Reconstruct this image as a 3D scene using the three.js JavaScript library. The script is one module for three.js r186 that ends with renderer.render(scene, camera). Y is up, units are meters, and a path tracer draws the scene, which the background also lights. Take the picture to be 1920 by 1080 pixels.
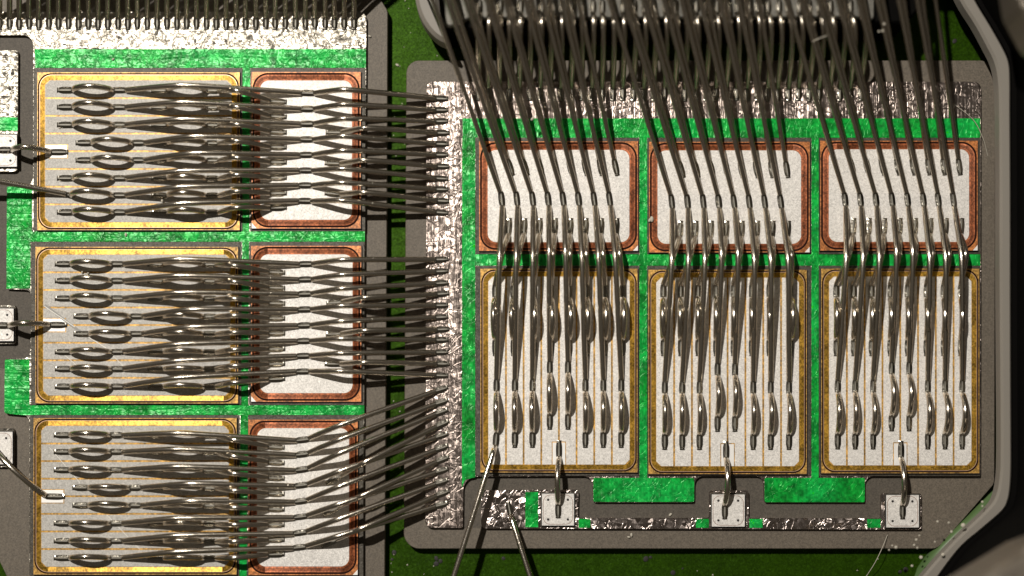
import * as THREE from 'three';
import { mergeGeometries } from 'three/addons/utils/BufferGeometryUtils.js';

// ---------------------------------------------------------------- camera, light, exposure
// U: one picture element of the photograph on the plane of the metal traces is 36 micrometres.
const U = 36e-6, D = 2500, CX = 960, CY = 900;           // D: camera height; CX, CY: the point straight below the lens
const scene = new THREE.Scene();
const camera = new THREE.PerspectiveCamera(2 * Math.atan(540 / D) * 180 / Math.PI, 16 / 9, 0.005, 2);
camera.up.set(0, 0, -1);
camera.position.set((CX - 960) * U, D * U, (CY - 540) * U);
camera.lookAt((CX - 960) * U, 0, (CY - 540) * U);
camera.setViewOffset(1920, 1080, 0, 540 - CY, 1920, 1080);   // shifted lens: the frame lies above the point below the camera
camera.focus = (D - 8) * U;
camera.userData.fStop = 9;
camera.updateProjectionMatrix();

scene.background = new THREE.Color().setRGB(0.066, 0.0575, 0.046);   // dim surroundings
const lamp = new THREE.SpotLight(new THREE.Color().setRGB(1, 0.95, 0.87), 0.27, 0, 0.5, 0.4, 2);
lamp.name = 'work_lamp';
lamp.position.set((-1600 - 960) * U, 6700 * U, (-2650 - 540) * U);
lamp.target.position.set(0, 0, 0);
lamp.castShadow = true; lamp.shadow.radius = 0.2; lamp.shadow.mapSize.set(4096, 4096);
scene.add(lamp, lamp.target);

const renderer = new THREE.WebGLRenderer({ antialias: true });
renderer.setSize(1024, 576);
renderer.toneMapping = THREE.LinearToneMapping;
renderer.toneMappingExposure = 1;
renderer.shadowMap.enabled = true;

// ---------------------------------------------------------------- helpers
let seed = 20240611;
const rnd = () => { seed = (seed + 0x6d2b79f5) | 0; let t = Math.imul(seed ^ (seed >>> 15), 1 | seed); t = (t + Math.imul(t ^ (t >>> 7), 61 | t)) ^ t; return ((t ^ (t >>> 14)) >>> 0) / 4294967296; };
const jit = (a) => (rnd() * 2 - 1) * a;
// a place measured in the photograph, at height h above the traces, to metres
const WX = (x, h) => (CX - 960 + (x - CX) * (1 - h / D)) * U;
const WZ = (y, h) => (CY - 540 + (y - CY) * (1 - h / D)) * U;
const P = (x, y, h) => new THREE.Vector3(WX(x, h), h * U, WZ(y, h));
const names = {};
const numbered = (n) => { const k = names[n] = (names[n] ?? -1) + 1; return k ? n + '_' + String(k).padStart(3, '0') : n; };
function thing(name, label, category, at, group) {
  const o = new THREE.Group(); o.name = numbered(name); o.position.copy(at);
  o.userData = { label, category }; if (group) o.userData.group = group;
  scene.add(o); return o;
}
function part(name, geometry, material, parent, base = parent) {       // geometry in metres, world axes
  const g = geometry;
  const p = new THREE.Vector3(); for (let o = base; o && o !== scene; o = o.parent) p.add(o.position);
  g.translate(-p.x, -p.y, -p.z);
  const m = new THREE.Mesh(g, material); m.name = name; m.castShadow = m.receiveShadow = true; parent.add(m); return m;
}
// closed outline with rounded corners: [x, y, radius]
function outline(pts, h) {
  const n = pts.length, v = pts.map((p) => [p[0], p[1], p[2] || 0]), out = [];
  for (let i = 0; i < n; i++) {
    const [x, y, r] = v[i], a = v[(i + n - 1) % n], b = v[(i + 1) % n];
    if (!r) { out.push([x, y]); continue; }
    const la = Math.hypot(a[0] - x, a[1] - y), lb = Math.hypot(b[0] - x, b[1] - y);
    const ua = [(a[0] - x) / la, (a[1] - y) / la], ub = [(b[0] - x) / lb, (b[1] - y) / lb];
    const half = Math.acos(Math.max(-1, Math.min(1, ua[0] * ub[0] + ua[1] * ub[1]))) / 2;
    if (half > 1.53) { out.push([x, y]); continue; }
    const t = Math.min(r / Math.tan(half), la * 0.49, lb * 0.49), rr = t * Math.tan(half);
    const bx = ua[0] + ub[0], by = ua[1] + ub[1], bl = Math.hypot(bx, by), dc = rr / Math.sin(half);
    const c = [x + bx / bl * dc, y + by / bl * dc], p0 = [x + ua[0] * t, y + ua[1] * t], p1 = [x + ub[0] * t, y + ub[1] * t];
    let a0 = Math.atan2(p0[1] - c[1], p0[0] - c[0]), a1 = Math.atan2(p1[1] - c[1], p1[0] - c[0]);
    while (a1 - a0 > Math.PI) a1 -= 2 * Math.PI; while (a1 - a0 < -Math.PI) a1 += 2 * Math.PI;
    const s = Math.max(4, Math.ceil(rr / 2));
    for (let k = 0; k <= s; k++) { const q = a0 + (a1 - a0) * k / s; out.push([c[0] + Math.cos(q) * rr, c[1] + Math.sin(q) * rr]); }
  }
  return out.map(([x, y]) => new THREE.Vector2(WX(x, h), -WZ(y, h)));
}
const smooth = (pts, n) => new THREE.SplineCurve(pts.map((p) => new THREE.Vector2(p[0], p[1]))).getPoints(n).map((v) => [v.x, v.y]);
const rect = (x0, y0, x1, y1, r = 0) => [[x0, y0, r], [x1, y0, r], [x1, y1, r], [x0, y1, r]];
// a plate from height h0 to h1, outlines as photographed at its top; uv in metres (turned: v runs along x)
function plate(pts, h0, h1, { holes = [], bevel = 0, turned = false } = {}) {
  const s = new THREE.Shape(outline(pts, h1));
  for (const q of holes) s.holes.push(new THREE.Path(outline(q, h1)));
  const b = bevel * U;
  const g = new THREE.ExtrudeGeometry(s, { depth: (h1 - h0) * U - (b ? b : 0), bevelEnabled: !!b, bevelThickness: b, bevelSize: b * 0.8, bevelOffset: -b * 0.8, bevelSegments: 1, curveSegments: 6 });
  g.rotateX(-Math.PI / 2); g.translate(0, h0 * U, 0);
  return planar(g, turned);
}
function planar(g, turned) {
  const p = g.attributes.position, uv = new Float32Array(p.count * 2);
  for (let i = 0; i < p.count; i++) { const a = p.getX(i) / (512 * U), b = p.getZ(i) / (512 * U); uv[2 * i] = turned ? b : a; uv[2 * i + 1] = turned ? -a : b; }
  g.setAttribute('uv', new THREE.BufferAttribute(uv, 2)); return g;
}

// ---------------------------------------------------------------- computed textures (tiles of 512 picture elements)
const N = 512;
function tex(fill, srgb, size = N) {
  const d = new Uint8Array(size * size * 4);
  for (let y = 0; y < size; y++) for (let x = 0; x < size; x++) { const c = fill(x, y), i = (y * size + x) * 4; d[i] = c[0]; d[i + 1] = c[1]; d[i + 2] = c[2]; d[i + 3] = 255; }
  const t = new THREE.DataTexture(d, size, size); t.wrapS = t.wrapT = THREE.RepeatWrapping; t.magFilter = THREE.LinearFilter; t.minFilter = THREE.LinearMipmapLinearFilter; t.generateMipmaps = true;
  if (srgb) t.colorSpace = THREE.SRGBColorSpace; t.needsUpdate = true; return t;
}
const gauss = () => (rnd() + rnd() + rnd() + rnd() - 2) * 0.87 * 1.0;
function valueNoise(cell, size = N) {                          // tileable smooth noise in 0..1
  const n = size / cell, g = new Float32Array(n * n).map(() => rnd());
  return (x, y) => {
    const u = x / cell, v = y / cell, i = Math.floor(u), j = Math.floor(v), f = u - i, e = v - j, s = f * f * (3 - 2 * f), t = e * e * (3 - 2 * e);
    const at = (a, b) => g[((b % n + n) % n) * n + ((a % n + n) % n)];
    return (at(i, j) * (1 - s) + at(i + 1, j) * s) * (1 - t) + (at(i, j + 1) * (1 - s) + at(i + 1, j + 1) * s) * t;
  };
}
// tilt field of crumpled, scratched metal: crystals each tilted their own way, rolling lines along v, loose scratches
function tilts({ cell, facet, roll, scratches, fine, aspect = 1, scratchTilt = 0.5, dir }) {
  const tx = new Float32Array(N * N), ty = new Float32Array(N * N);
  const cx = cell, cy = cell * aspect, nx = Math.round(N / cx), ny = Math.round(N / cy);
  const pts = []; for (let j = 0; j < ny; j++) for (let i = 0; i < nx; i++) pts.push([(i + rnd()) * N / nx, (j + rnd()) * N / ny, gauss() * facet, gauss() * facet, rnd()]);
  const line = new Float32Array(N).map(() => gauss());
  const w1 = valueNoise(8), w2 = valueNoise(8), rollMask = valueNoise(64);
  for (let y = 0; y < N; y++) for (let x = 0; x < N; x++) {
    const ci = Math.floor(x / N * nx), cj = Math.floor(y / N * ny); let best = 1e9, b = null;
    for (let dj = -1; dj <= 1; dj++) for (let di = -1; di <= 1; di++) {
      const q = pts[((cj + dj + ny) % ny) * nx + ((ci + di + nx) % nx)];
      let dx = Math.abs(q[0] - x), dy = Math.abs(q[1] - y); dx = Math.min(dx, N - dx); dy = Math.min(dy, N - dy); dy /= aspect;
      const dd = dx * dx + dy * dy; if (dd < best) { best = dd; b = q; }
    }
    const i = y * N + x, r = line[(x + Math.round(3 * Math.sin(y / 37))) & (N - 1)] * roll * (0.3 + rollMask(x, y));
    tx[i] = b[2] + r + (w1(x, y) - 0.5) * fine * 2 + gauss() * fine * 0.6; ty[i] = b[3] + (w2(x, y) - 0.5) * fine * 2 + gauss() * fine * 0.6;
  }
  for (let k = 0; k < scratches; k++) {
    let x = rnd() * N, y = rnd() * N, a = dir === undefined ? rnd() * Math.PI * 2 : dir + jit(0.5); const len = 6 + rnd() * 28, bend = jit(0.06), t = (rnd() < 0.5 ? -1 : 1) * scratchTilt * (0.5 + rnd());
    for (let s = 0; s < len; s += 0.7) {
      x += Math.cos(a) * 0.7; y += Math.sin(a) * 0.7; a += bend;
      for (const o of [0, 1]) { const i = ((Math.floor(y - Math.cos(a) * o) & (N - 1)) * N) + (Math.floor(x + Math.sin(a) * o) & (N - 1)); tx[i] = -Math.sin(a) * t * (o ? -1 : 1); ty[i] = Math.cos(a) * t * (o ? -1 : 1); }
    }
  }
  return (x, y) => { const a = tx[y * N + x], b = ty[y * N + x], l = Math.hypot(a, b, 1); return [127.5 + a / l * 127.5, 127.5 + b / l * 127.5, 127.5 + 127.5 / l]; };
}
const texFoil = tex(tilts({ cell: 5, facet: 0.12, roll: 0.38, scratches: 2000, fine: 0.1, scratchTilt: 0.5 }));
const texFoilLeft = tex(tilts({ cell: 5, facet: 0.15, roll: 0.22, scratches: 1500, fine: 0.16, scratchTilt: 0.5 }));
const texFoilDeep = tex(tilts({ cell: 8, facet: 0.26, roll: 0.08, scratches: 2200, fine: 0.08, scratchTilt: 0.7 }));
const texMask = tex(tilts({ cell: 4, facet: 0.1, roll: 0.26, scratches: 2400, fine: 0.1, scratchTilt: 0.45 }));
const speck = (amp, mean = 235) => { const b = valueNoise(2), c = valueNoise(128); return tex((x, y) => { const v = mean + amp * ((b(x, y) - 0.5) * 1.2 + (rnd() - 0.5) * 1.5) + 8 * (c(x, y) - 0.5) - (rnd() < 0.012 ? amp : 0); const w = Math.max(0, Math.min(255, v)); return [w, w, w]; }, true); };
const texPad = speck(30, 232), texCeramic = speck(40, 224), texPlate = (() => {
  const a = valueNoise(4), b = valueNoise(2), c = valueNoise(128), d = valueNoise(32);
  return tex((x, y) => { const v = 0.78 + 0.2 * (b(x, y) - 0.5) + 0.16 * (rnd() - 0.5) + 0.1 * (a(x, y) - 0.5) + 0.12 * (c(x, y) - 0.5) + 0.04 * (d(x, y) - 0.5), s = rnd() < 0.012 ? 60 * rnd() : 0; return [Math.min(255, 255 * v * 0.96 + s), Math.min(255, 255 * v + s), Math.min(255, 255 * v * 0.9 + s * 0.7)]; }, true);
})();
const texMaskColor = (() => { const a = valueNoise(16), b = valueNoise(4), c = valueNoise(64); return tex((x, y) => { const v = 0.78 + 0.3 * (a(x, y) - 0.5) + 0.28 * (b(x, y) - 0.5) + 0.22 * (c(x, y) - 0.5); return [255 * v * 0.9, 255 * Math.min(1, v), 255 * v * (0.9 + 0.2 * (c(x, y) - 0.5))]; }, true); })();
const texGrainNormal = (() => { const t = tilts({ cell: 2, facet: 0.12, roll: 0, scratches: 50, fine: 0.03, scratchTilt: 0.12, dir: 0.9 }); return tex(t); })();
const texBand = (() => {                                       // guard-ring grain with faint lines along u
  const a = valueNoise(2), b = valueNoise(16), c = valueNoise(4); return tex((x, y) => { const v = 0.74 + 0.4 * (a(x, y) - 0.5) + 0.24 * (b(x, y) - 0.5) + 0.2 * (c(x, y) - 0.5); return [255 * Math.min(1, v), 255 * Math.min(1, v), 255 * Math.min(1, v)]; }, true);
})();
const texWire = (() => {                                       // drawing lines along a wire: u along, v around
  const l = new Float32Array(N).map(() => rnd()), a = valueNoise(32), b = valueNoise(4);
  return tex((x, y) => { const v = 90 + 90 * l[y] * a(x, y) + 60 * b(x, y) + (rnd() < 0.02 ? 60 : 0); return [v, v, v]; });
})();

// ---------------------------------------------------------------- materials
const col = (r, g, b) => new THREE.Color().setRGB(r, g, b);
const std = (o) => new THREE.MeshStandardMaterial(o), phy = (o) => new THREE.MeshPhysicalMaterial(o);
const ns = (k) => new THREE.Vector2(k, k);
const M = {
  plate: phy({ color: col(0.036, 0.090, 0.001), metalness: 0.45, specularIntensity: 0.2, roughness: 0.52, map: texPlate, normalMap: texGrainNormal, normalScale: ns(0.9) }),
  ceramic: std({ color: col(0.168, 0.138, 0.104), roughness: 0.62, map: texCeramic, normalMap: texGrainNormal, normalScale: ns(0.35) }),
  foilLeft: std({ color: col(0.30, 0.276, 0.235), metalness: 1, roughness: 0.37, normalMap: texFoilLeft, normalScale: ns(1) }),
  foil: std({ color: col(0.29, 0.24, 0.213), metalness: 1, roughness: 0.36, normalMap: texFoil, normalScale: ns(1) }),
  foilDeep: std({ color: col(0.42, 0.36, 0.33), metalness: 1, roughness: 0.27, normalMap: texFoilDeep, normalScale: ns(1) }),
  mask: phy({ color: col(0.012, 0.56, 0.092), metalness: 0.08, specularIntensity: 0.5, roughness: 0.32, map: texMaskColor, normalMap: texMask, normalScale: ns(0.9) }),
  solder: std({ color: col(0.092, 0.079, 0.060), metalness: 0.3, roughness: 0.55, map: texCeramic, normalMap: texGrainNormal, normalScale: ns(1) }),
  die: std({ color: col(0.03, 0.03, 0.032), roughness: 0.5 }),
  gold: std({ color: col(0.95, 0.54, 0.13), metalness: 0.3, roughness: 0.45, map: texBand }),
  copper: std({ color: col(0.95, 0.34, 0.10), metalness: 0.25, roughness: 0.45, map: texBand }),
  line: phy({ color: col(0.02, 0.006, 0.005), roughness: 0.8, specularIntensity: 0.2 }),
  glint: std({ color: col(0.75, 0.5, 0.36), metalness: 0.4, roughness: 0.4 }),
  copperGlint: std({ color: col(0.5, 0.2, 0.14), metalness: 0.4, roughness: 0.4 }),
  band: phy({ color: col(0.95, 0.54, 0.08), metalness: 0.55, roughness: 0.45, anisotropy: 1, anisotropyRotation: Math.PI / 2, map: texBand }),
  bandDark: phy({ color: col(0.76, 0.235, 0.095), metalness: 0.4, roughness: 0.45, anisotropy: 1, anisotropyRotation: Math.PI / 2, map: texBand }),
  pad: phy({ color: col(0.93, 0.89, 0.84), metalness: 0.12, roughness: 0.5, map: texPad, normalMap: texGrainNormal, normalScale: ns(0.55) }),
  padEmitterDimmed: phy({ color: col(0.57, 0.545, 0.505), metalness: 0.1, roughness: 0.6, map: texPad, normalMap: texGrainNormal, normalScale: ns(0.6) }),  // same metal as pad; dimmer reflection of the turned chips put into the colour
  padGate: std({ color: col(0.92, 0.9, 0.87), metalness: 0.25, roughness: 0.5 }),
  wire: std({ color: col(0.62, 0.56, 0.475), metalness: 1, roughness: 0.215, bumpMap: texWire, bumpScale: 1.2e-5 }),
  foot: std({ color: col(0.36, 0.335, 0.285), metalness: 1, roughness: 0.24, normalMap: texGrainNormal, normalScale: ns(0.6) }),
  groove: std({ color: col(0.26, 0.245, 0.21), metalness: 0.35, roughness: 0.58, normalMap: texGrainNormal, normalScale: ns(0.5) }),
  bar: std({ color: col(0.19, 0.18, 0.155), metalness: 0.5, roughness: 0.6, map: texPad, normalMap: texFoil, normalScale: ns(0.35) }),
  blackPlastic: phy({ color: col(0.003, 0.0027, 0.0024), roughness: 0.8, specularIntensity: 0.1 }),
  greyPlastic: std({ color: col(0.23, 0.208, 0.178), roughness: 0.55 }),
  dot: std({ color: col(0.014, 0.011, 0.010), roughness: 0.6 }),
  ring: std({ color: col(0.28, 0.17, 0.13), roughness: 0.5 }),
  gelSheen: phy({ color: col(0.13, 0.23, 0.075), roughness: 0.45, transmission: 0.4 }),  // pale haze reflected at the gel edge, put into the colour
  scratchDark: std({ color: col(0.3, 0.29, 0.27), roughness: 0.6 }),
  scratchLight: std({ color: col(0.8, 0.77, 0.7), roughness: 0.6 }),
  roughMetal: std({ color: col(0.30, 0.26, 0.215), metalness: 0.8, roughness: 0.4, normalMap: texFoil, normalScale: ns(1.2) }),
  trench: std({ color: col(0.112, 0.094, 0.073), roughness: 0.7, map: texCeramic, normalMap: texGrainNormal, normalScale: ns(0.35) }),  // ceramic with the shade of the recess put into a darker colour
  dust: std({ color: col(0.5, 0.46, 0.38), roughness: 0.7 }),
};

// ---------------------------------------------------------------- base plate and housing
const HB = -30, TOP = 6;
{
  const g = planar(new THREE.BoxGeometry(3600 * U, 60 * U, 2400 * U), false); g.translate(0, (HB - 30) * U, 0);
  const m = new THREE.Mesh(g, M.plate); m.name = 'base_plate'; m.receiveShadow = true; m.userData = { kind: 'structure', label: 'dark green base plate under the two ceramic boards' }; scene.add(m);
}
{
  const g = new THREE.SphereGeometry(1, 10, 6), specks = [[735, 1049, 3], [739, 1036, 4.5], [818, 1057, 5], [826, 1052, 4], [818, 1047, 4], [944, 1047, 4], [1211, 1048, 5], [1220, 1045, 3], [1262, 1074, 5], [1280, 1066, 2], [1698, 1068, 5], [1688, 1072, 4], [1790, 77, 4], [1732, 1062, 6]];
  const list = specks.map(([x, y, r]) => { const q = g.clone(); const p = P(x, y, HB + 0.2); q.scale(r * U * (0.8 + rnd() * 0.5), 0.5 * U, r * U); q.rotateY(rnd() * 3); q.translate(p.x, p.y, p.z); return q; });
  const o = new THREE.Mesh(mergeGeometries(list), M.dot); o.name = 'dirt_specks'; o.castShadow = o.receiveShadow = true; o.userData = { kind: 'stuff', label: 'small black specks scattered on the green base plate', category: 'dirt' }; scene.add(o);
}
{ // housing on the right: low grey ledge, black wall behind it, grey top of the wall
  const inner = smooth([[1775, -60], [1802, 0], [1830, 45], [1850, 82], [1866, 115], [1873, 150], [1875, 195], [1875.5, 260], [1876, 360], [1876, 500], [1877, 660], [1878, 780], [1878, 850], [1876.5, 893], [1869, 930], [1852, 955], [1790, 1015], [1732, 1080], [1690, 1140]], 90);
  const outer = smooth([[1800, -60], [1830, 0], [1860, 50], [1885, 95], [1894, 120], [1896, 155], [1896, 210], [1896.5, 290], [1897, 400], [1897, 560], [1897.5, 720], [1898, 820], [1898, 875], [1896.5, 910], [1892, 938], [1880, 960], [1840, 995], [1802, 1028], [1762, 1080], [1722, 1140]], 90);
  const t = thing('module_housing', 'black plastic housing wall with grey ledge curving around the right side', 'housing', P(1890, 540, HB));
  part('ledge', plate([...inner, ...outer.slice().reverse()], 26, 54, { bevel: 5 }), M.greyPlastic, t);
  const far = outer.slice().reverse();
  part('wall', plate([...outer.map(([x, y, r]) => [x + 1, y, r]), [2250, 1140], [2250, -60]].map((p) => p), HB, 50), M.blackPlastic, t);
  const lift = (p, h) => [CX + (p[0] - CX) / (1 - h / D) * (1 - 50 / D), CY + (p[1] - CY) / (1 - h / D) * (1 - 50 / D), p[2] || 0];
  const H = 205, top = outer.map((p) => lift([p[0] + 10, p[1], p[2]], H));
  const bead = new THREE.TubeGeometry(new THREE.CatmullRomCurve3([[1722, 1082, -40], [1745, 1055, -26], [1768, 1031, -17], [1800, 1000, -13], [1830, 970, -18], [1853, 940, -30], [1864, 915, -44]].map((q) => P(...q))), 24, 15 * U, 10);
  part('gel_sheen_bead', bead, M.gelSheen, t);  // added bead; the hazy reflection of the gel is painted as its colour
  part('upper_wall', plate([...top, lift([2250, 1140], H), lift([2250, -60], H)], 48, H, { bevel: 14 }), M.blackPlastic, t);
}
{
  const t = thing('metal_terminal', 'blurred brushed metal terminal edge in the bottom right corner', 'terminal', P(1960, 1090, 206));
  part('terminal_body', plate([[1775, 1122, 14], [1940, 1022, 30], [2070, 975], [2200, 1300], [1750, 1300]], 208, 330, { bevel: 10 }), M.roughMetal, t);
  const t2 = thing('metal_terminal', 'blurred pale rounded terminal edge in the top right corner', 'terminal', P(1980, 0, 206));
  part('terminal_body', plate([[1905, -80, 10], [1918, 2, 40], [1960, 80, 40], [2060, 90], [2060, -80]], 208, 300, { bevel: 16 }), M.roughMetal, t2);
}
{ // terminal bar at the top, on its black carrier, and the grey rounded end of the carrier
  const t = thing('busbar_terminal', 'grey nickel busbar under dense wires along the top edge', 'busbar', P(1290, 0, HB));
  part('metal_bar', plate([[834, -170, 6], [834, 54, 10], [880, 34, 2], [1612, 32, 2], [1640, 40, 8], [1640, -170, 6]], 73, 85, { bevel: 3 }), M.bar, t);
  part('carrier', plate([[824, -165], [826, 56, 8], [1700, 42, 20], [1738, 0, 10], [1742, -165]], HB, 72.5, { bevel: 4 }), M.blackPlastic, t);
  part('upper_bar', plate(rect(700, -320, 1800, -150, 8), 150, 185, { bevel: 3 }), M.bar, t);
  part('upper_carrier', plate(rect(690, -330, 1810, -160, 8), HB, 149, { bevel: 3 }), M.blackPlastic, t);
  const l = thing('housing_lug', 'grey rounded plastic lug beside the left end of the busbar', 'housing lug', P(800, 10, HB));
  part('lug_body', plate([...smooth([[771, -60], [779, 0], [790, 34], [806, 58], [822, 72], [840, 80]], 24), ...smooth([[838, 72], [828, 40], [823, 0], [820, -60]], 12)], 20, 62, { bevel: 8 }), M.greyPlastic, l);
}

// ---------------------------------------------------------------- the two ceramic boards
const left = thing('ceramic_board', 'left grey ceramic board with silver traces and green coating', 'circuit board', P(400, 540, -30));
const right = thing('ceramic_board', 'right grey ceramic board with three chip columns and green coating', 'circuit board', P(1300, 560, -30));
part('ceramic_plate', plate([[-150, -15], [705, -15, 22], [727, 20, 20], [725, 500], [721, 1130], [36, 1130], [0, 1055, 20], [-150, 780]], HB + 4, -8, { bevel: 1.5 }), M.ceramic, left);
part('ceramic_plate', plate([[762, 113, 24], [1867, 113, 30], [1865, 907, 22], [1758, 1029, 22], [757, 1029, 30]], HB + 4, -8, { bevel: 1.5 }), M.ceramic, right);
part('trench_shade', plate(rect(-110, 60, 63, 690), -7.95, -7.4), M.trench, left);  // thin sheets added over the ceramic, coloured as the shade in the trenches
part('trench_shade', plate(rect(868.5, 890, 1690, 989), -7.95, -7.4), M.trench, right);
const trace = (board, pts, m = M.foil, turned = false, name = 'metal_trace') => part(name, plate(pts, -8, 0, { bevel: 0.5, turned }), m, board);
const mask = (board, pts, turned = false) => part('solder_mask', plate(pts, 0.05, 0.7, { turned }), M.mask, board);
trace(left, [[-40, 22], [687, 22, 14], [686.6, 127], [684.5, 434], [683.6, 600], [681, 1120], [55, 1120], [55, 777, 16], [8, 776, 6], [9, 673, 5], [56, 672, 14], [60, 544, 14], [12, 542, 6], [13, 349, 5], [62, 347, 16], [62, 66, 20], [-40, 66]], M.foilLeft, true);
trace(left, [[-60, 94], [34, 94, 5], [33, 322, 8], [-60, 322]], M.foilLeft, true, 'gate_trace');
trace(left, [[-60, 572], [29, 572, 4], [29, 645, 4], [-60, 645]], M.foilLeft, true, 'gate_trace');
trace(left, [[-60, 803], [26, 803, 4], [26, 876, 4], [-60, 876]], M.foilLeft, true, 'gate_trace');
mask(left, [[65, 92], [686, 92], [686, 127], [66, 127]], true);
mask(left, [[455, 127.3], [469, 127.3], [467, 433.7], [454, 433.7]]);
mask(left, [[13, 350], [60, 350], [60, 434], [684, 434], [684, 453], [57, 453], [57, 541], [12, 541]], true);
mask(left, [[454, 453.3], [467, 453.3], [465, 759.7], [452, 759.7]]);
mask(left, [[9, 674, 3], [55, 674], [55, 760], [683, 760], [683, 778], [40, 778], [8, 775, 5]], true);
mask(left, [[451, 778.3], [465, 778.3], [462, 1118], [447, 1118]]);
mask(left, [[-58, 220], [33, 220], [33, 245], [-58, 245]], true);
trace(right, [[800, 153, 10], [1840, 153, 14], [1839, 893, 6], [1622, 893, 16], [1622, 942, 5], [1433, 942, 5], [1432, 893, 16], [1303, 893, 16], [1302, 942, 5], [1112, 942, 5], [1111, 893, 18], [869, 894, 26], [868, 990, 4], [797, 990, 14]]);
trace(right, [[902, 919, 4], [1085, 918, 6], [1084, 971, 5], [1330, 971, 5], [1330, 919, 6], [1404, 919, 6], [1404, 971, 5], [1652, 972, 5], [1652, 925, 5], [1728, 925, 5], [1728, 993, 4], [902, 991, 10]], M.foilDeep, false, 'gate_trace');
mask(right, [[867.5, 222], [1838, 222], [1838, 258], [867.5, 258]]);
mask(right, [[866.5, 258.3], [891, 258.3], [891, 895], [872, 899, 8], [866, 914]]);
for (const [a, b] of [[1199, 1213.5], [1521.5, 1535]]) { mask(right, rect(a, 258.3, b, 476.7)); mask(right, rect(a, 498.3, b, 895.7)); }
mask(right, rect(891.3, 477, 1838, 498));
mask(right, rect(1112.5, 896, 1301.5, 941, 3)); mask(right, rect(1433.5, 896, 1621.5, 941.5, 3));
mask(right, rect(985, 922.5, 1009, 988.5)); for (const [a, b] of [[1085, 1107], [1305, 1329], [1405, 1430], [1626, 1651]]) mask(right, rect(a, 973, b, 989.5));

// ---------------------------------------------------------------- chips
const frameRing = (x0, y0, x1, y1, a, b, ra, h0, h1) => plate(rect(x0 + a, y0 + a, x1 - a, y1 - a, ra), h0, h1, { holes: [rect(x0 + b, y0 + b, x1 - b, y1 - b, Math.max(0.5, ra - (b - a)))] });
// the four straight sides and four corners of a guard ring between insets a and b
function guardRing(t, box, a, b, r, m) {
  const [x0, y0, x1, y1] = box, q = r + a, h = [TOP + 0.12, TOP + 0.3];
  part('guard_ring_side', plate([[x0 + q, y0 + a], [x1 - q, y0 + a], [x1 - q, y0 + b], [x0 + q, y0 + b]], ...h), m, t);
  part('guard_ring_side', plate([[x0 + q, y1 - b], [x1 - q, y1 - b], [x1 - q, y1 - a], [x0 + q, y1 - a]], ...h), m, t);
  part('guard_ring_side', plate([[x0 + a, y0 + q], [x0 + b, y0 + q], [x0 + b, y1 - q], [x0 + a, y1 - q]], ...h, { turned: true }), m, t);
  part('guard_ring_side', plate([[x1 - b, y0 + q], [x1 - a, y0 + q], [x1 - a, y1 - q], [x1 - b, y1 - q]], ...h, { turned: true }), m, t);
  const corners = [];
  for (const [cx, cy, s] of [[x0 + q, y0 + q, 2], [x1 - q, y0 + q, 3], [x1 - q, y1 - q, 0], [x0 + q, y1 - q, 1]]) {
    const arc = (rr, rev) => Array.from({ length: 9 }, (_, k) => { const g = (s + (rev ? 8 - k : k) / 8) * Math.PI / 2; return [cx + Math.cos(g) * rr, cy + Math.sin(g) * rr]; });
    corners.push(plate([...arc(r), ...arc(r - (b - a), true)], ...h, { turned: true }));
  }
  for (const c of corners) part('guard_ring_corner', c, m, t);
}
function chipBase(t, box, win, topM) {
  const [x0, y0, x1, y1] = box;
  part('solder_layer', plate(rect(...win, 2), 0.06, 1.5, { bevel: 0.6 }), M.solder, t);
  part('die', plate(rect(...box), 1.6, TOP - 0.2), M.die, t);
  part('passivation', plate(rect(x0 + 0.8, y0 + 0.8, x1 - 0.8, y1 - 0.8), TOP - 0.15, TOP), topM, t);
}
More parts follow.
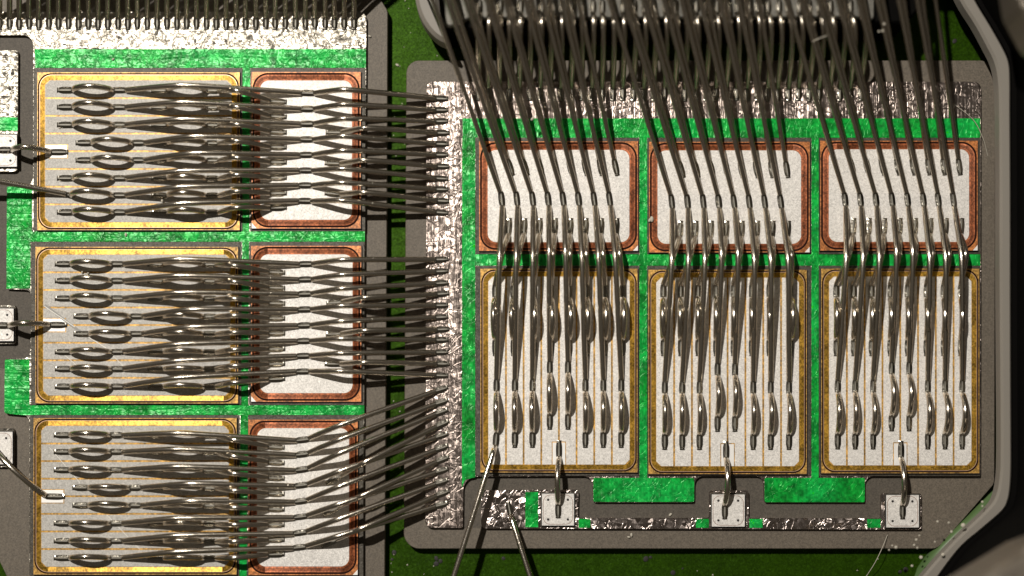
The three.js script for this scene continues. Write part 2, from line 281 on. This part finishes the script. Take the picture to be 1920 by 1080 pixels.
function powerChip(box, win, label, gateLeft) {
  const [x0, y0, x1, y1] = box, t = thing('power_chip', label, 'power chip', P((x0 + x1) / 2, (y0 + y1) / 2, 0), 'transistor chips on the two boards');
  chipBase(t, box, win, M.gold);
  part('seal_ring', frameRing(...box, 2.2, 5.0, 25, TOP + 0.02, TOP + 0.2), M.line, t);
  part('edge_line', frameRing(...box, 5.1, 5.8, 23, TOP + 0.02, TOP + 0.16), M.glint, t);
  guardRing(t, box, 5.9, 14.6, 22, M.band);
  // emitter pads: u across the strips, v towards the gate
  const A = 15.6, n = 8, [u0, u1, v0, v1] = gateLeft ? [y0 + A, y1 - A, x0 + A, x1 - A] : [x0 + A, x1 - A, y0 + A, y1 - A];
  const at = (u, v) => (gateLeft ? [v1 - (v - v0), u] : [u, v]);        // v counts from the far end to the gate end
  const w = (u1 - u0) / n, gap = 1.75, mid = (u0 + u1) / 2, gw = 13.5, gl = 43;
  for (let k = 0; k < n; k++) {
    let a = u0 + w * k + (k ? gap : 0), b = u0 + w * (k + 1) - (k < n - 1 ? gap : 0), pts;
    const c = 9;
    if (k === 0) pts = [[a + c, v0], [b, v0], [b, v1], [a + c, v1], [a, v1 - c], [a, v0 + c]];
    else if (k === n - 1) pts = [[a, v0], [b - c, v0], [b, v0 + c], [b, v1 - c], [b - c, v1], [a, v1]];
    else if (k === 3) pts = [[a, v0], [b, v0], [b, v1 - gl], [mid - gw, v1 - gl], [mid - gw, v1], [a, v1]];
    else if (k === 4) pts = [[a, v0], [b, v0], [b, v1], [mid + gw, v1], [mid + gw, v1 - gl], [a, v1 - gl]];
    else pts = [[a, v0], [b, v0], [b, v1], [a, v1]];
    part('emitter_pad', plate(pts.map(([u, v]) => at(u, v)), TOP + 0.02, TOP + 0.5, { turned: gateLeft }), gateLeft ? M.padEmitterDimmed : M.pad, t);
  }
  part('gate_pad', plate([[mid - gw + 1.6, v1 - gl + 1.8], [mid + gw - 1.6, v1 - gl + 1.8], [mid + gw - 1.6, v1], [mid - gw + 1.6, v1]].map(([u, v]) => at(u, v)), TOP + 0.02, TOP + 0.5), M.padGate, t);
  return t;
}
function diodeChip(box, win, label, mark) {
  const [x0, y0, x1, y1] = box, t = thing('diode_chip', label, 'diode chip', P((x0 + x1) / 2, (y0 + y1) / 2, 0), 'diode chips on the two boards');
  chipBase(t, box, win, M.copper);
  part('seal_ring', frameRing(...box, 2.6, 5.9, 29, TOP + 0.02, TOP + 0.2), M.line, t);
  guardRing(t, box, 6, 16.6, 26, M.bandDark);
  for (const [a, r] of [[9.2, 22], [11, 20], [12.8, 18]]) part('ring_line', frameRing(...box, a, a + 0.7, r, TOP + 0.31, TOP + 0.4), M.line, t);
  part('anode_pad', plate(rect(x0 + 17, y0 + 17, x1 - 17, y1 - 17, 16), TOP + 0.02, TOP + 0.5), M.pad, t);
  const [mx, my, sx, sy] = { br: [x1 - 1, y1 - 1, -1, -1], tr: [x1 - 1, y0 + 1, -1, 1], bl: [x0 + 1, y1 - 1, 1, -1] }[mark];
  part('corner_mark', plate([[mx, my], [mx + 9 * sx, my], [mx, my + 10 * sy]], TOP + 0.02, TOP + 0.3), M.padGate, t);
  return t;
}
function gateChip(box, label) {
  const [x0, y0, x1, y1] = box, t = thing('resistor_chip', label, 'resistor chip', P((x0 + x1) / 2, (y0 + y1) / 2, 0), 'small square chips at the gates');
  part('solder_layer', plate(rect(x0 - 2, y0 - 2, x1 + 2, y1 + 2, 3), 0.06, 1.5, { bevel: 0.6 }), M.solder, t);
  part('die', plate(rect(...box, 1), 1.6, TOP - 0.1), M.die, t);
  part('top_pad', plate(rect(x0 + 0.7, y0 + 0.7, x1 - 0.7, y1 - 0.7, 1), TOP - 0.05, TOP + 0.3), M.pad, t);
  part('pad_outline', frameRing(...box, 2.6, 3.5, 14, TOP + 0.31, TOP + 0.42), M.ring, t);
  for (const sx of [-1, 1]) for (const sy of [-1, 1]) {
    const g = new THREE.CylinderGeometry(2.3 * U, 2.3 * U, 0.15 * U, 14), p = P((x0 + x1) / 2 + sx * 18.5, (y0 + y1) / 2 + sy * 18.5, TOP + 0.4); g.translate(p.x, p.y, p.z); part('dot', g, M.dot, t);
  }
}
const place3 = ['upper', 'middle', 'lower'], col3 = ['left', 'middle', 'right'];
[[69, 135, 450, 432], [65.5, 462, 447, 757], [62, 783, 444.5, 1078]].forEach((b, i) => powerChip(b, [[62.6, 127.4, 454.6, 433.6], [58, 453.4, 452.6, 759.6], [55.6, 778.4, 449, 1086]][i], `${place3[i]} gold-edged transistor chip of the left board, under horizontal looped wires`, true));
[[471, 134, 677, 429], [470, 460, 678, 754], [465, 786, 671.5, 1079]].forEach((b, i) => diodeChip(b, [[469.4, 127.4, 685, 433.6], [467.4, 453.4, 683.4, 759.6], [465.4, 778.4, 681.4, 1086]][i], `${place3[i]} copper-edged white diode chip of the left board`, i === 0 ? 'bl' : i === 1 ? 'bl' : 'br'));
[[900, 503, 1196, 886.5], [1215, 505, 1513.5, 889.5], [1539, 503, 1837, 888]].forEach((b, i) => powerChip(b, [[891.5, 498.5, 1198.6, 892.5], [1214, 498.5, 1521, 892.5], [1535.4, 498.5, 1838.5, 892.5]][i], `gold-edged transistor chip at the bottom of the ${col3[i]} column, right board`, false));
[[897.5, 264, 1197, 471], [1216, 265, 1519, 474], [1537, 263, 1834, 470.5]].forEach((b, i) => diodeChip(b, [[891.5, 258.5, 1198.6, 476.5], [1214, 258.5, 1521, 476.5], [1535.4, 258.5, 1838.5, 476.5]][i], `copper-edged white diode chip at the top of the ${col3[i]} column, right board`, 'br'));
[[-30, 252, 32, 313], [-36, 578, 26, 640], [-38, 809, 24, 871]].forEach((b, i) => gateChip(b, `white square chip with dots at the left edge, beside the ${place3[i]} transistor chip`));
[[1015.5, 925, 1077, 986], [1334, 926.5, 1397, 988], [1661, 927.5, 1723.5, 989.5]].forEach((b, i) => gateChip(b, `white square chip with four dots below the ${col3[i]} column of the right board`));

// ---------------------------------------------------------------- bond wires
const RW = 5.2;                                                 // wire radius in picture elements
// a span between two feet: a..b are [x, y, h]; peak: height above the straight line; shape: how early it rises; bow: sideways lean in x and y
function span(a, b, peak, { early = 1, p = 0.75, bow = [0, 0], seg = 22, r = RW, line, m, e = 0.03 } = {}) {
  const pts = [];
  for (let i = 0; i <= seg; i++) {
    const s = i / seg, q = Math.pow(s, early), w = s < m ? s / m - 1 : (s - m) / (1 - m), k = line ? 0 : m ? (Math.sqrt(1 + e) - Math.sqrt(w * w + e)) / (Math.sqrt(1 + e) - Math.sqrt(e)) : Math.pow(Math.sin(Math.PI * Math.min(1, Math.max(0, q))), p);
    const h = a[2] + (b[2] - a[2]) * (line ? Math.pow(s, line) : s) + peak * k;
    if (line) { pts.push(P(a[0] + (b[0] - a[0]) * s, a[1] + (b[1] - a[1]) * s, h)); continue; }
    const v = P(...a).lerp(P(...b), s); v.x += bow[0] * k * U; v.z += bow[1] * k * U; v.y = h * U; pts.push(v);
  }
  const c = new THREE.CatmullRomCurve3(pts, false, 'centripetal');
  const g = new THREE.TubeGeometry(c, seg * 2, r * U, 10, false), len = c.getLength() / (160 * U), uv = g.attributes.uv;
  for (let i = 0; i < uv.count; i++) { uv.setX(i, uv.getX(i) * len); uv.setY(i, uv.getY(i) * 0.2); }
  return g;
}
// a flattened foot from a to b on the surface h; tail: 1 when the wire is cut at a, -1 at b
function foot(a, b, h, tail = 0) {
  const len = Math.hypot(b[0] - a[0], b[1] - a[1]), d = [(b[0] - a[0]) / len, (b[1] - a[1]) / len], nrm = [-d[1], d[0]];
  const w0 = 4.8 + rnd() * 0.4, W = 5.5 + rnd() * 0.6;
  let sec = [[-3, 3.2, 5.6], [0, w0, 4.6], [0.22 * len, W, 3.7], [0.5 * len, W + 0.2, 3.5], [0.78 * len, W, 3.7], [len, w0, 4.6], [len + 3, 3.2, 5.6]];
  const lip = [[-4.5, 4.7, 1.6], [-3.0, 4.8, 2.0], [-2.6, 4.4, 1.3], [-0.6, 4.5, 1.4], [0, 4.7, 3.6]];
  if (tail === 1) sec = [...lip, ...sec.slice(2)];
  if (tail === -1) sec = [...sec.slice(0, 5), ...lip.slice().reverse().map(([s, w, t]) => [len - s, w, t])];
  const prof = (w, t) => [[-w, 0.02], [-w, t * 0.42], [-w * 0.66, t * 0.7], [-w * 0.27, t], [-w * 0.19, t * 0.84], [w * 0.19, t * 0.84], [w * 0.27, t], [w * 0.66, t * 0.7], [w, t * 0.42], [w, 0.02]];
  const pos = [], body = [], groove = [];
  for (const [s, w, t] of sec) for (const [q, z] of prof(w, t)) { const v = P(a[0] + d[0] * s + nrm[0] * q, a[1] + d[1] * s + nrm[1] * q, h + z); pos.push(v.x, v.y, v.z); }
  for (let i = 0; i + 1 < sec.length; i++) for (let j = 0; j < 9; j++) { const k = i * 10 + j; (j === 4 && i > 0 && i + 2 < sec.length ? groove : body).push(k, k + 10, k + 1, k + 1, k + 10, k + 11); }
  for (let j = 1; j < 9; j++) { body.push(0, j, j + 1); const e = (sec.length - 1) * 10; body.push(e, e + j + 1, e + j); }
  let g = new THREE.BufferGeometry(); g.setAttribute('position', new THREE.Float32BufferAttribute(pos, 3)); g.setIndex([...body, ...groove]);
  g.addGroup(0, body.length, 0); g.addGroup(body.length, groove.length, 1);
  const groups = g.groups; g = g.toNonIndexed(); g.groups = groups; g.computeVertexNormals(); return planar(g);
}
const footM = [M.foot, M.groove];
// a wire: steps are feet {f:[x0,y0],t:[x1,y1],h,tail} with spans between; head / end: loose spans
function bondWire(label, group, steps, name = 'bond_wire') {
  const first = steps.find((s) => s.f), t = thing(name, label, 'bond wire', P(first.f[0], first.f[1], first.h), group);
  for (const s of steps) {
    if (s.f) part('bond_foot', foot(s.f, s.t, s.h, s.tail), footM, t);
    else part('wire_span', span(s.a, s.b, s.peak ?? 0, s), M.wire, t);
  }
  return t;
}
const ord = ['first', 'second', 'third', 'fourth', 'fifth', 'sixth', 'seventh', 'eighth'];
const nth = (n) => { const e = n % 100 > 10 && n % 100 < 14 ? 'th' : ['th', 'st', 'nd', 'rd'][n % 10] || 'th'; return n + e; };
const FH = TOP + 0.5, S = 3.4;                                  // pad surface; start height of a span in its foot

const rows = [
  { y: [169, 201, 234, 268, 300.5, 334, 366, 398], f0: 124, d: [174, 204, 232, 261, 290, 319, 347, 376], dx: 577, e: [185, 206, 227, 270, 290, 335, 355, 399], be: [191, 219, 248, 276, 304, 333, 362, 389], bx: 520, c: [[628, 248, 249], [626, 306, 312], [626, 363, 377]] },
  { y: [494.5, 526.5, 559, 593.5, 626, 659.5, 691.5, 725], f0: 120, d: [495, 524, 551, 580, 610, 639, 667, 696], dx: 573, e: [486, 508, 530, 572, 594, 637, 660, 704], be: [511, 540, 569, 597, 625, 654, 682, 710], bx: 517, c: [[629, 567, 550], [628, 626, 617], [626, 682, 682]] },
  { y: [816, 847.5, 881, 914, 947.5, 981, 1014, 1046], f0: 118, d: [826, 853, 882, 911, 941, 970, 1000, 1027], dx: 567, e: [727, 751, 769, 814, 837, 880, 901, 944], be: [839, 868, 897, 926, 955, 984, 1012, 1039], bx: 516, c: [[628, 898, 791], [622, 957, 858], [619, 1017, 922]] },
];
rows.forEach((R, ci) => {
  for (let k = 0; k < 8; k++) {
    const y = R.y[k] + jit(0.5), sh = k === 3 || k === 4 ? 35 : 0, x0 = R.f0 + sh, s1 = R.f0 + 98 + sh * 1.02, dx = R.dx - k * 0.8, dy = R.d[k], ey = R.e[k], sl = (ey - dy) / 265;
    const lone = ci === 0 && k === 6, q = (dy - y) / (dx - s1), pk = 32 + jit(2.5);
    const steps = lone
      ? [{ a: [-40, 333, 50], b: [124, 363.5, FH + S], line: 1, peak: 0 }, { f: [126, 364.5], t: [134, 367], h: FH }]
      : [{ f: [x0 - 13, y], t: [x0 + 13, y], h: FH, tail: 1 }];
    steps.push({ a: [lone ? 134 : x0 + 14, y, FH + S], b: [s1 - 12, y, FH + S], peak: 26 + jit(2.2), p: 0.6, bow: [0, (lone ? -2 : jit(1)) - ci * 1.6] },
      { f: [s1 - 11, y], t: [s1 + 13, y], h: FH },
      { a: [s1 + 14, y + q * 14, FH + S], b: [dx - 13, dy - q * 4, FH + S], peak: pk, m: 0.35, seg: 32, bow: [0, -1 - ci * 2.5] },
      { f: [dx - 11, dy - q * 6], t: [dx + 12, dy + sl * 8], h: FH },
      { a: [dx + 13, dy + sl * 12, FH + S], b: [816, ey - sl * 18, S], peak: 30 + jit(2), m: 0.27, seg: 30 },
      { f: [814, ey - sl * 18], t: [836, ey], h: 0, tail: -1 });
    bondWire(`long stitched wire, ${ord[k]} from top, on the ${place3[ci]} left transistor chip${lone ? ', from the left edge' : ''}`, 'long wires from the left transistor chips to the right board', steps);
    // short wire from the transistor chip to the diode chip
    const bs = ci === 0 ? 301 : 294, bt = ci === 0 ? 398 : 393, be = R.be[k], bq = (be - y) / (R.bx - bt);
    bondWire(`short wire, ${ord[k]} from the top, crossing from ${place3[ci]} left transistor chip to its diode`, 'short wires from the left transistor chips to their diodes', [
      { f: [bs - 13, y + 0.5], t: [bs + 13, y + 0.5], h: FH, tail: 1 },
      { a: [bs + 14, y + 0.5, FH + S], b: [bt - 13, y + 0.5, FH + S], peak: 24 + jit(2), p: 0.6, bow: [0, jit(1) - ci * 1.4] },
      { f: [bt - 12, y + 0.5], t: [bt + 12, y + 0.8], h: FH },
      { a: [bt + 13, y + 1 + bq * 8, FH + S], b: [R.bx - 15, be - bq * 15, FH + S], peak: 27 + jit(1.5), m: 0.42, e: 0.12 },
      { f: [R.bx - 13, be - bq * 9], t: [R.bx + 13, be], h: FH, tail: -1 }]);
  }
  R.c.forEach(([x, y, e], k) => {
    const sl = (e - y) / (836 - x);
    bondWire(`wire rising from a cut end on the ${place3[ci]} left diode, ${ord[k]} of three`, 'wires starting on the left diodes', [
      { f: [x - 13, y - sl * 13], t: [x + 12, y + sl * 12], h: FH, tail: 1 },
      { a: [x + 13, y + sl * 13, FH + S], b: [818, e - sl * 18, S], peak: 31 + jit(2), m: 0.27, seg: 28 },
      { f: [816, e - sl * 18], t: [838, e], h: 0, tail: -1 }]);
  });
});

const cols = [
  { i: [931, 965, 998, 1031, 1064.5, 1098, 1131, 1165], d: [942, 970.5, 1000, 1029, 1057, 1086, 1115, 1144], dy: 373, s: 723, fy: 822, t: [811, 838, 873, 913, 947, 985, 1018, 1053], c: [853, 887, 925, 957, 1000, 1033, 1067, 1087], cx: 961, cp: 28.3, cy: 312, b: 955, bp: 28.8, by: 427 },
  { i: [1246, 1279, 1312, 1345, 1378.5, 1412, 1445, 1479], d: [1261, 1290.5, 1320, 1349, 1377.5, 1406, 1435, 1465], dy: 378, s: 727, fy: 826, t: [1143, 1170, 1207, 1245, 1278, 1313, 1350, 1385], c: [1182, 1222, 1260, 1292, 1330, 1363, 1402, 1426], cx: 1282, cp: 28.3, cy: 316, b: 1276, bp: 28.9, by: 432 },
  { i: [1571, 1604, 1637.5, 1672, 1704.5, 1740, 1772.5, 1804], d: [1586, 1615, 1644, 1674, 1703, 1732.5, 1760.5, 1789], dy: 374, s: 725, fy: 825, t: [1475, 1502, 1535, 1572, 1610, 1645, 1685, 1720], c: [1513, 1548, 1585, 1622, 1658, 1697, 1733, 1757], cx: 1602, cp: 28.8, cy: 311, b: 1601, bp: 28.9, by: 427 },
];
cols.forEach((C, ci) => {
  for (let k = 0; k < 8; k++) {
    const inner = k === 3 || k === 4, up = inner ? 34 : 0, x = C.i[k] + jit(0.5), d = C.d[k], sy = C.s - up, fy = C.fy - up, lone = ci === 0 && k === 0;
    const sl = (d - C.t[k]) / C.dy, top = [d - sl * (C.dy + 160), -160], dq = (x - d) / (sy - C.dy);
    const steps = lone
      ? [{ a: [928, 838, FH + S], b: [842, 1108, 48], line: 0.22, seg: 28 }, { f: [929, 836], t: [931, 812], h: FH }]
      : [{ f: [x, fy + 13], t: [x, fy - 13], h: FH, tail: 1 }];
    steps.push({ a: [x, fy - 14, FH + S], b: [x, sy + 13, FH + S], peak: 24 + jit(2), p: 0.66, bow: [-1 - ci + jit(0.8), 0] },
      { f: [x, sy + 12], t: [x, sy - 11], h: FH },
      { a: [x, sy - 13, FH + S], b: [d + dq * 14, C.dy + 14, FH + S], peak: 40 + jit(2.5), m: 0.67, seg: 36, bow: [ci === 2 ? -4 : -1, 0] },
      { f: [d + dq * 8, C.dy + 12], t: [d - 3, C.dy - 12], h: FH },
      { a: [d - sl * 14, C.dy - 13, FH + S], b: [top[0], top[1], 186 + jit(4)], line: 1.02 + jit(0.04), r: 4.5, seg: 24 });
    bondWire(`long stitched wire, ${ord[k]} from left, down the ${col3[ci]} chip column${lone ? ', continuing to the bottom edge' : ''}`, 'long wires down the columns of the right board', steps);
    const bx = C.b + C.bp * k, ax = d + (x - d) * (600 - C.dy) / (sy - C.dy) + (x - 960) * 0.011 - (ci === 2 ? 3 : 1), side = x < ax ? -1 : 1, bxi = x + side * 2.6;
    bondWire(`short wire, ${ord[k]} from the left, between diode and transistor chip in the ${col3[ci]} column`, 'short wires between the chips of the right board', [
      { f: [bx, C.by - 14], t: [bx - 2, C.by + 12], h: FH, tail: 1 },
      { a: [bx - 2.5, C.by + 14, FH + S], b: [bxi, 533, FH + S], peak: 28 + jit(1.5), m: 0.46, e: 0.12 },
      { f: [bxi, 535], t: [bxi, 559], h: FH },
      { a: [bxi, 560, FH + S], b: [bxi, 635, FH + S], peak: 27 + jit(2), p: 0.62, r: 5.6, bow: [side * 2 - 1 - ci + jit(0.8), 0] },
      { f: [bxi, 637], t: [bxi, 663], h: FH, tail: -1 }]);
    const cx = C.cx - 5 + C.cp * k, cy = C.cy, cs = (cx - C.c[k] + 3) / cy;
    bondWire(`slanting wire, ${ord[k]} from the left, rising from a cut end on the ${col3[ci]} right diode`, 'slanting wires rising from the right diodes to the top', [
      { f: [cx + cs * 12, cy + 13], t: [cx - cs * 12, cy - 12], h: FH, tail: 1 },
      { a: [cx - cs * 14, cy - 14, FH + S], b: [cx - cs * (cy + 160), -160, 186 + jit(4)], line: 1.02 + jit(0.04), r: 4.5, seg: 22 }]);
  }
});
// wires from the silver strip of the right board up onto the busbar
for (let k = 0; k < 38; k++) {
  const x = 897 + 19.38 * k + jit(0.7), y = 176 + jit(1), x2 = x + 1 + jit(1.5);
  bondWire(`upright wire, ${nth(k + 1)} from left, from the right silver strip onto the busbar`, 'upright wires onto the busbar', [
    { f: [x, y + 9], t: [x, y - 12], h: 0, tail: 1 },
    { a: [x, y - 13, S], b: [x2, 26, 85 + S], peak: 32 + jit(3), early: 1.35, p: 0.8, seg: 24 },
    { f: [x2, 24], t: [x2, 2], h: 85 }]);
}
// wires from the silver strip of the left board, running out of the frame at the top
for (let k = 0; k < 37; k++) {
  const x = -1 + 18.48 * k + jit(0.7), y = 43 + jit(0.8);
  bondWire(`upright wire, ${nth(k + 1)} from the left, on the silver strip of the left board`, 'upright wires along the top left strip', [
    { f: [x, y + 8], t: [x, y - 10], h: 0, tail: 1 },
    { a: [x, y - 11, S], b: [x + jit(2), -190, 185 + jit(5)], line: 1, seg: 20 }]);
}
// gate wires
[[[10, 281], [108, 285]], [[4, 610], [106, 609]]].forEach(([a, b], i) => bondWire(`short gate wire from the white square chip to the ${place3[i]} left transistor chip`, 'gate wires', [
  { f: [a[0] - 12, a[1]], t: [a[0] + 12, a[1]], h: FH },
  { a: [a[0] + 13, a[1], FH + S], b: [b[0] - 15, b[1] - 1, FH + S], peak: 27, p: 0.85, early: 0.95 },
  { f: [b[0] - 14, b[1]], t: [b[0] + 15, b[1]], h: FH, tail: -1 }]));
bondWire('bent gate wire running down from the left edge to the lower left transistor chip', 'gate wires', [
  { f: [-30, 815], t: [-14, 834], h: FH },
  { a: [-13, 836, FH + S], b: [85, 928, FH + S], peak: 26, p: 0.7, early: 0.9 },
  { f: [86, 930.5], t: [117, 931], h: FH, tail: -1 }]);
[[[1048, 845], [1046.5, 956], -3], [[1361.5, 847], [1359, 958], 0], [[1689.5, 846], [1692.5, 958], -3]].forEach(([a, b, w], i) => bondWire(`gate wire over the dark trench below the ${col3[i]} column of the right board`, 'gate wires', [
  { f: [a[0], a[1] - 15], t: [a[0], a[1] + 13], h: FH, tail: 1 },
  { a: [a[0], a[1] + 14, FH + S], b: [b[0], b[1] - 13, FH + S], peak: 25, p: 0.7, bow: [w, 0] },
  { f: [b[0], b[1] - 12], t: [b[0], b[1] + 11], h: FH, tail: -1 }]));
bondWire('single wire leaning out of the bottom frame edge from the dark silver pad', 'loose wires at the bottom edge', [
  { f: [953, 945], t: [957, 965], h: 0, tail: 1 },
  { a: [957.5, 967, S], b: [1003, 1110, 32], line: 0.45, seg: 18 }]);

// scratches on the middle left transistor chip, dust and flecks
{
  const chip = scene.children.find((o) => o.name === 'power_chip_001');
  const bar = (x0, y0, x1, y1, w, h) => { const l = Math.hypot(x1 - x0, y1 - y0), nx = -(y1 - y0) / l * w / 2, ny = (x1 - x0) / l * w / 2; return plate([[x0 + nx, y0 + ny], [x1 + nx, y1 + ny], [x1 - nx, y1 - ny], [x0 - nx, y0 - ny]], h, h + 0.1); };
  for (const [x0, y0, x1, y1, w, l] of [[84, 572, 166, 634, 5, 0], [83, 574, 140, 613, 1.4, 1], [150, 622, 206, 657, 1.4, 1], [120, 665, 150, 690, 1, 1], [205, 660, 235, 690, 1, 1]]) part('scratch', bar(x0, y0, x1, y1, w, TOP + 0.55 + l * 0.12), l ? M.scratchLight : M.scratchDark, chip);
  for (const [x0, y0, x1, y1] of [[92, 838, 150, 905], [200, 965, 262, 1030]]) part('scratch', bar(x0, y0, x1, y1, 0.9, TOP + 0.6), M.scratchLight, scene.children.find((o) => o.name === 'power_chip_002'));
  const d1 = scene.children.find((o) => o.name === 'diode_chip_003');
  for (const [x0, y0, x1, y1] of [[1000, 285, 1120, 400], [1008, 283, 1095, 372], [1050, 340, 1160, 440], [1062, 350, 1172, 452]]) part('scratch', bar(x0, y0, x1, y1, 0.7, TOP + 0.6), M.scratchLight, d1);
  const g = new THREE.IcosahedronGeometry(1, 1), list = [];
  const put = (x, y, h, r, sx = 1, sz = 1) => { const q = g.clone(), p = P(x, y, h); q.scale(r * sx * U, r * 0.7 * U, r * sz * U); q.rotateY(rnd() * 6); q.translate(p.x, p.y, p.z); list.push(q); };
  for (const [x, y, h, r] of [[1842, 941, 62, 2.4], [1842, 949, 62, 2], [1806, 985, 62, 4.5], [1784, 997, 60, 2.6], [1779, 980, 60, 2], [1758, 978, 60, 2.4], [1718, 1012, 60, 2.6], [1714, 1022, 60, 2.2], [1720, 1027, 60, 2], [1673, 1023, 60, 1.7], [1680, 1026, 60, 3], [1667, 1031, 60, 1.8], [1727, 1045, 60, 3.4], [1710, 1061, 60, 2.4], [1768, 1040, 60, 3.6], [1724, 1004, 60, 1.8], [1753, 1016, 60, 1.8], [1646, 774, 10, 3.5], [1658, 45, 120, 2.4], [1655, 58, 120, 2.4], [1648, 59, 120, 2]]) put(x, y, h, r);
  for (const [x, y, h, r] of [[1045 + 177, 411, TOP + 2, 4.5], [1218, 413, TOP + 2, 3], [1184, 1003, -6, 3], [1179, 1007, -6, 2.4], [1257, 965, -6, 3], [154, 510, TOP + 4, 2], [165, 512, TOP + 3, 2], [304, 376, TOP + 6, 3], [693, 68, -6, 2.5], [745, 122, HB + 1, 3], [112, 240, TOP + 1, 2], [236, 440, 2, 3], [212, 111, 2, 2.4], [998, 223, 40, 3]]) put(x, y, h, r, 1.3, 0.8);
  for (let i = 0; i < 260; i++) put(rnd() < 0.3 ? 690 + rnd() * 130 : rnd() * 1860, rnd() * 1080, HB + 1 + 0 * i, 0.8 + rnd() * 0.7);
  const o = new THREE.Mesh(mergeGeometries(list), M.dust); o.name = 'dust'; o.castShadow = o.receiveShadow = true; o.userData = { kind: 'stuff', label: 'pale dust flecks scattered over boards, chips and base plate', category: 'dust' }; scene.add(o);
}

const fibre = (label, pts, r) => { const t = thing('fibre', label, 'fibre', P(...pts[0])); part('strand', new THREE.TubeGeometry(new THREE.CatmullRomCurve3(pts.map((q) => P(...q))), 24, r * U, 6), M.dust, t); };
fibre('thin pale fibre hanging over the lower right edge of the right board', [[1664, 1003, -5], [1652, 1032, 4], [1640, 1056, 0], [1622, 1084, -14]], 0.6);
fibre('hair-thin fibre across the upper right corner of the right board', [[1790, 196, 1], [1826, 226, 4], [1844, 262, 3], [1852, 292, -6]], 0.5);
fibre('short blurred fibre lying across the slanting wires below the busbar', [[1524, 78, 112], [1536, 72, 118], [1550, 67, 116]], 0.9);

renderer.render(scene, camera);
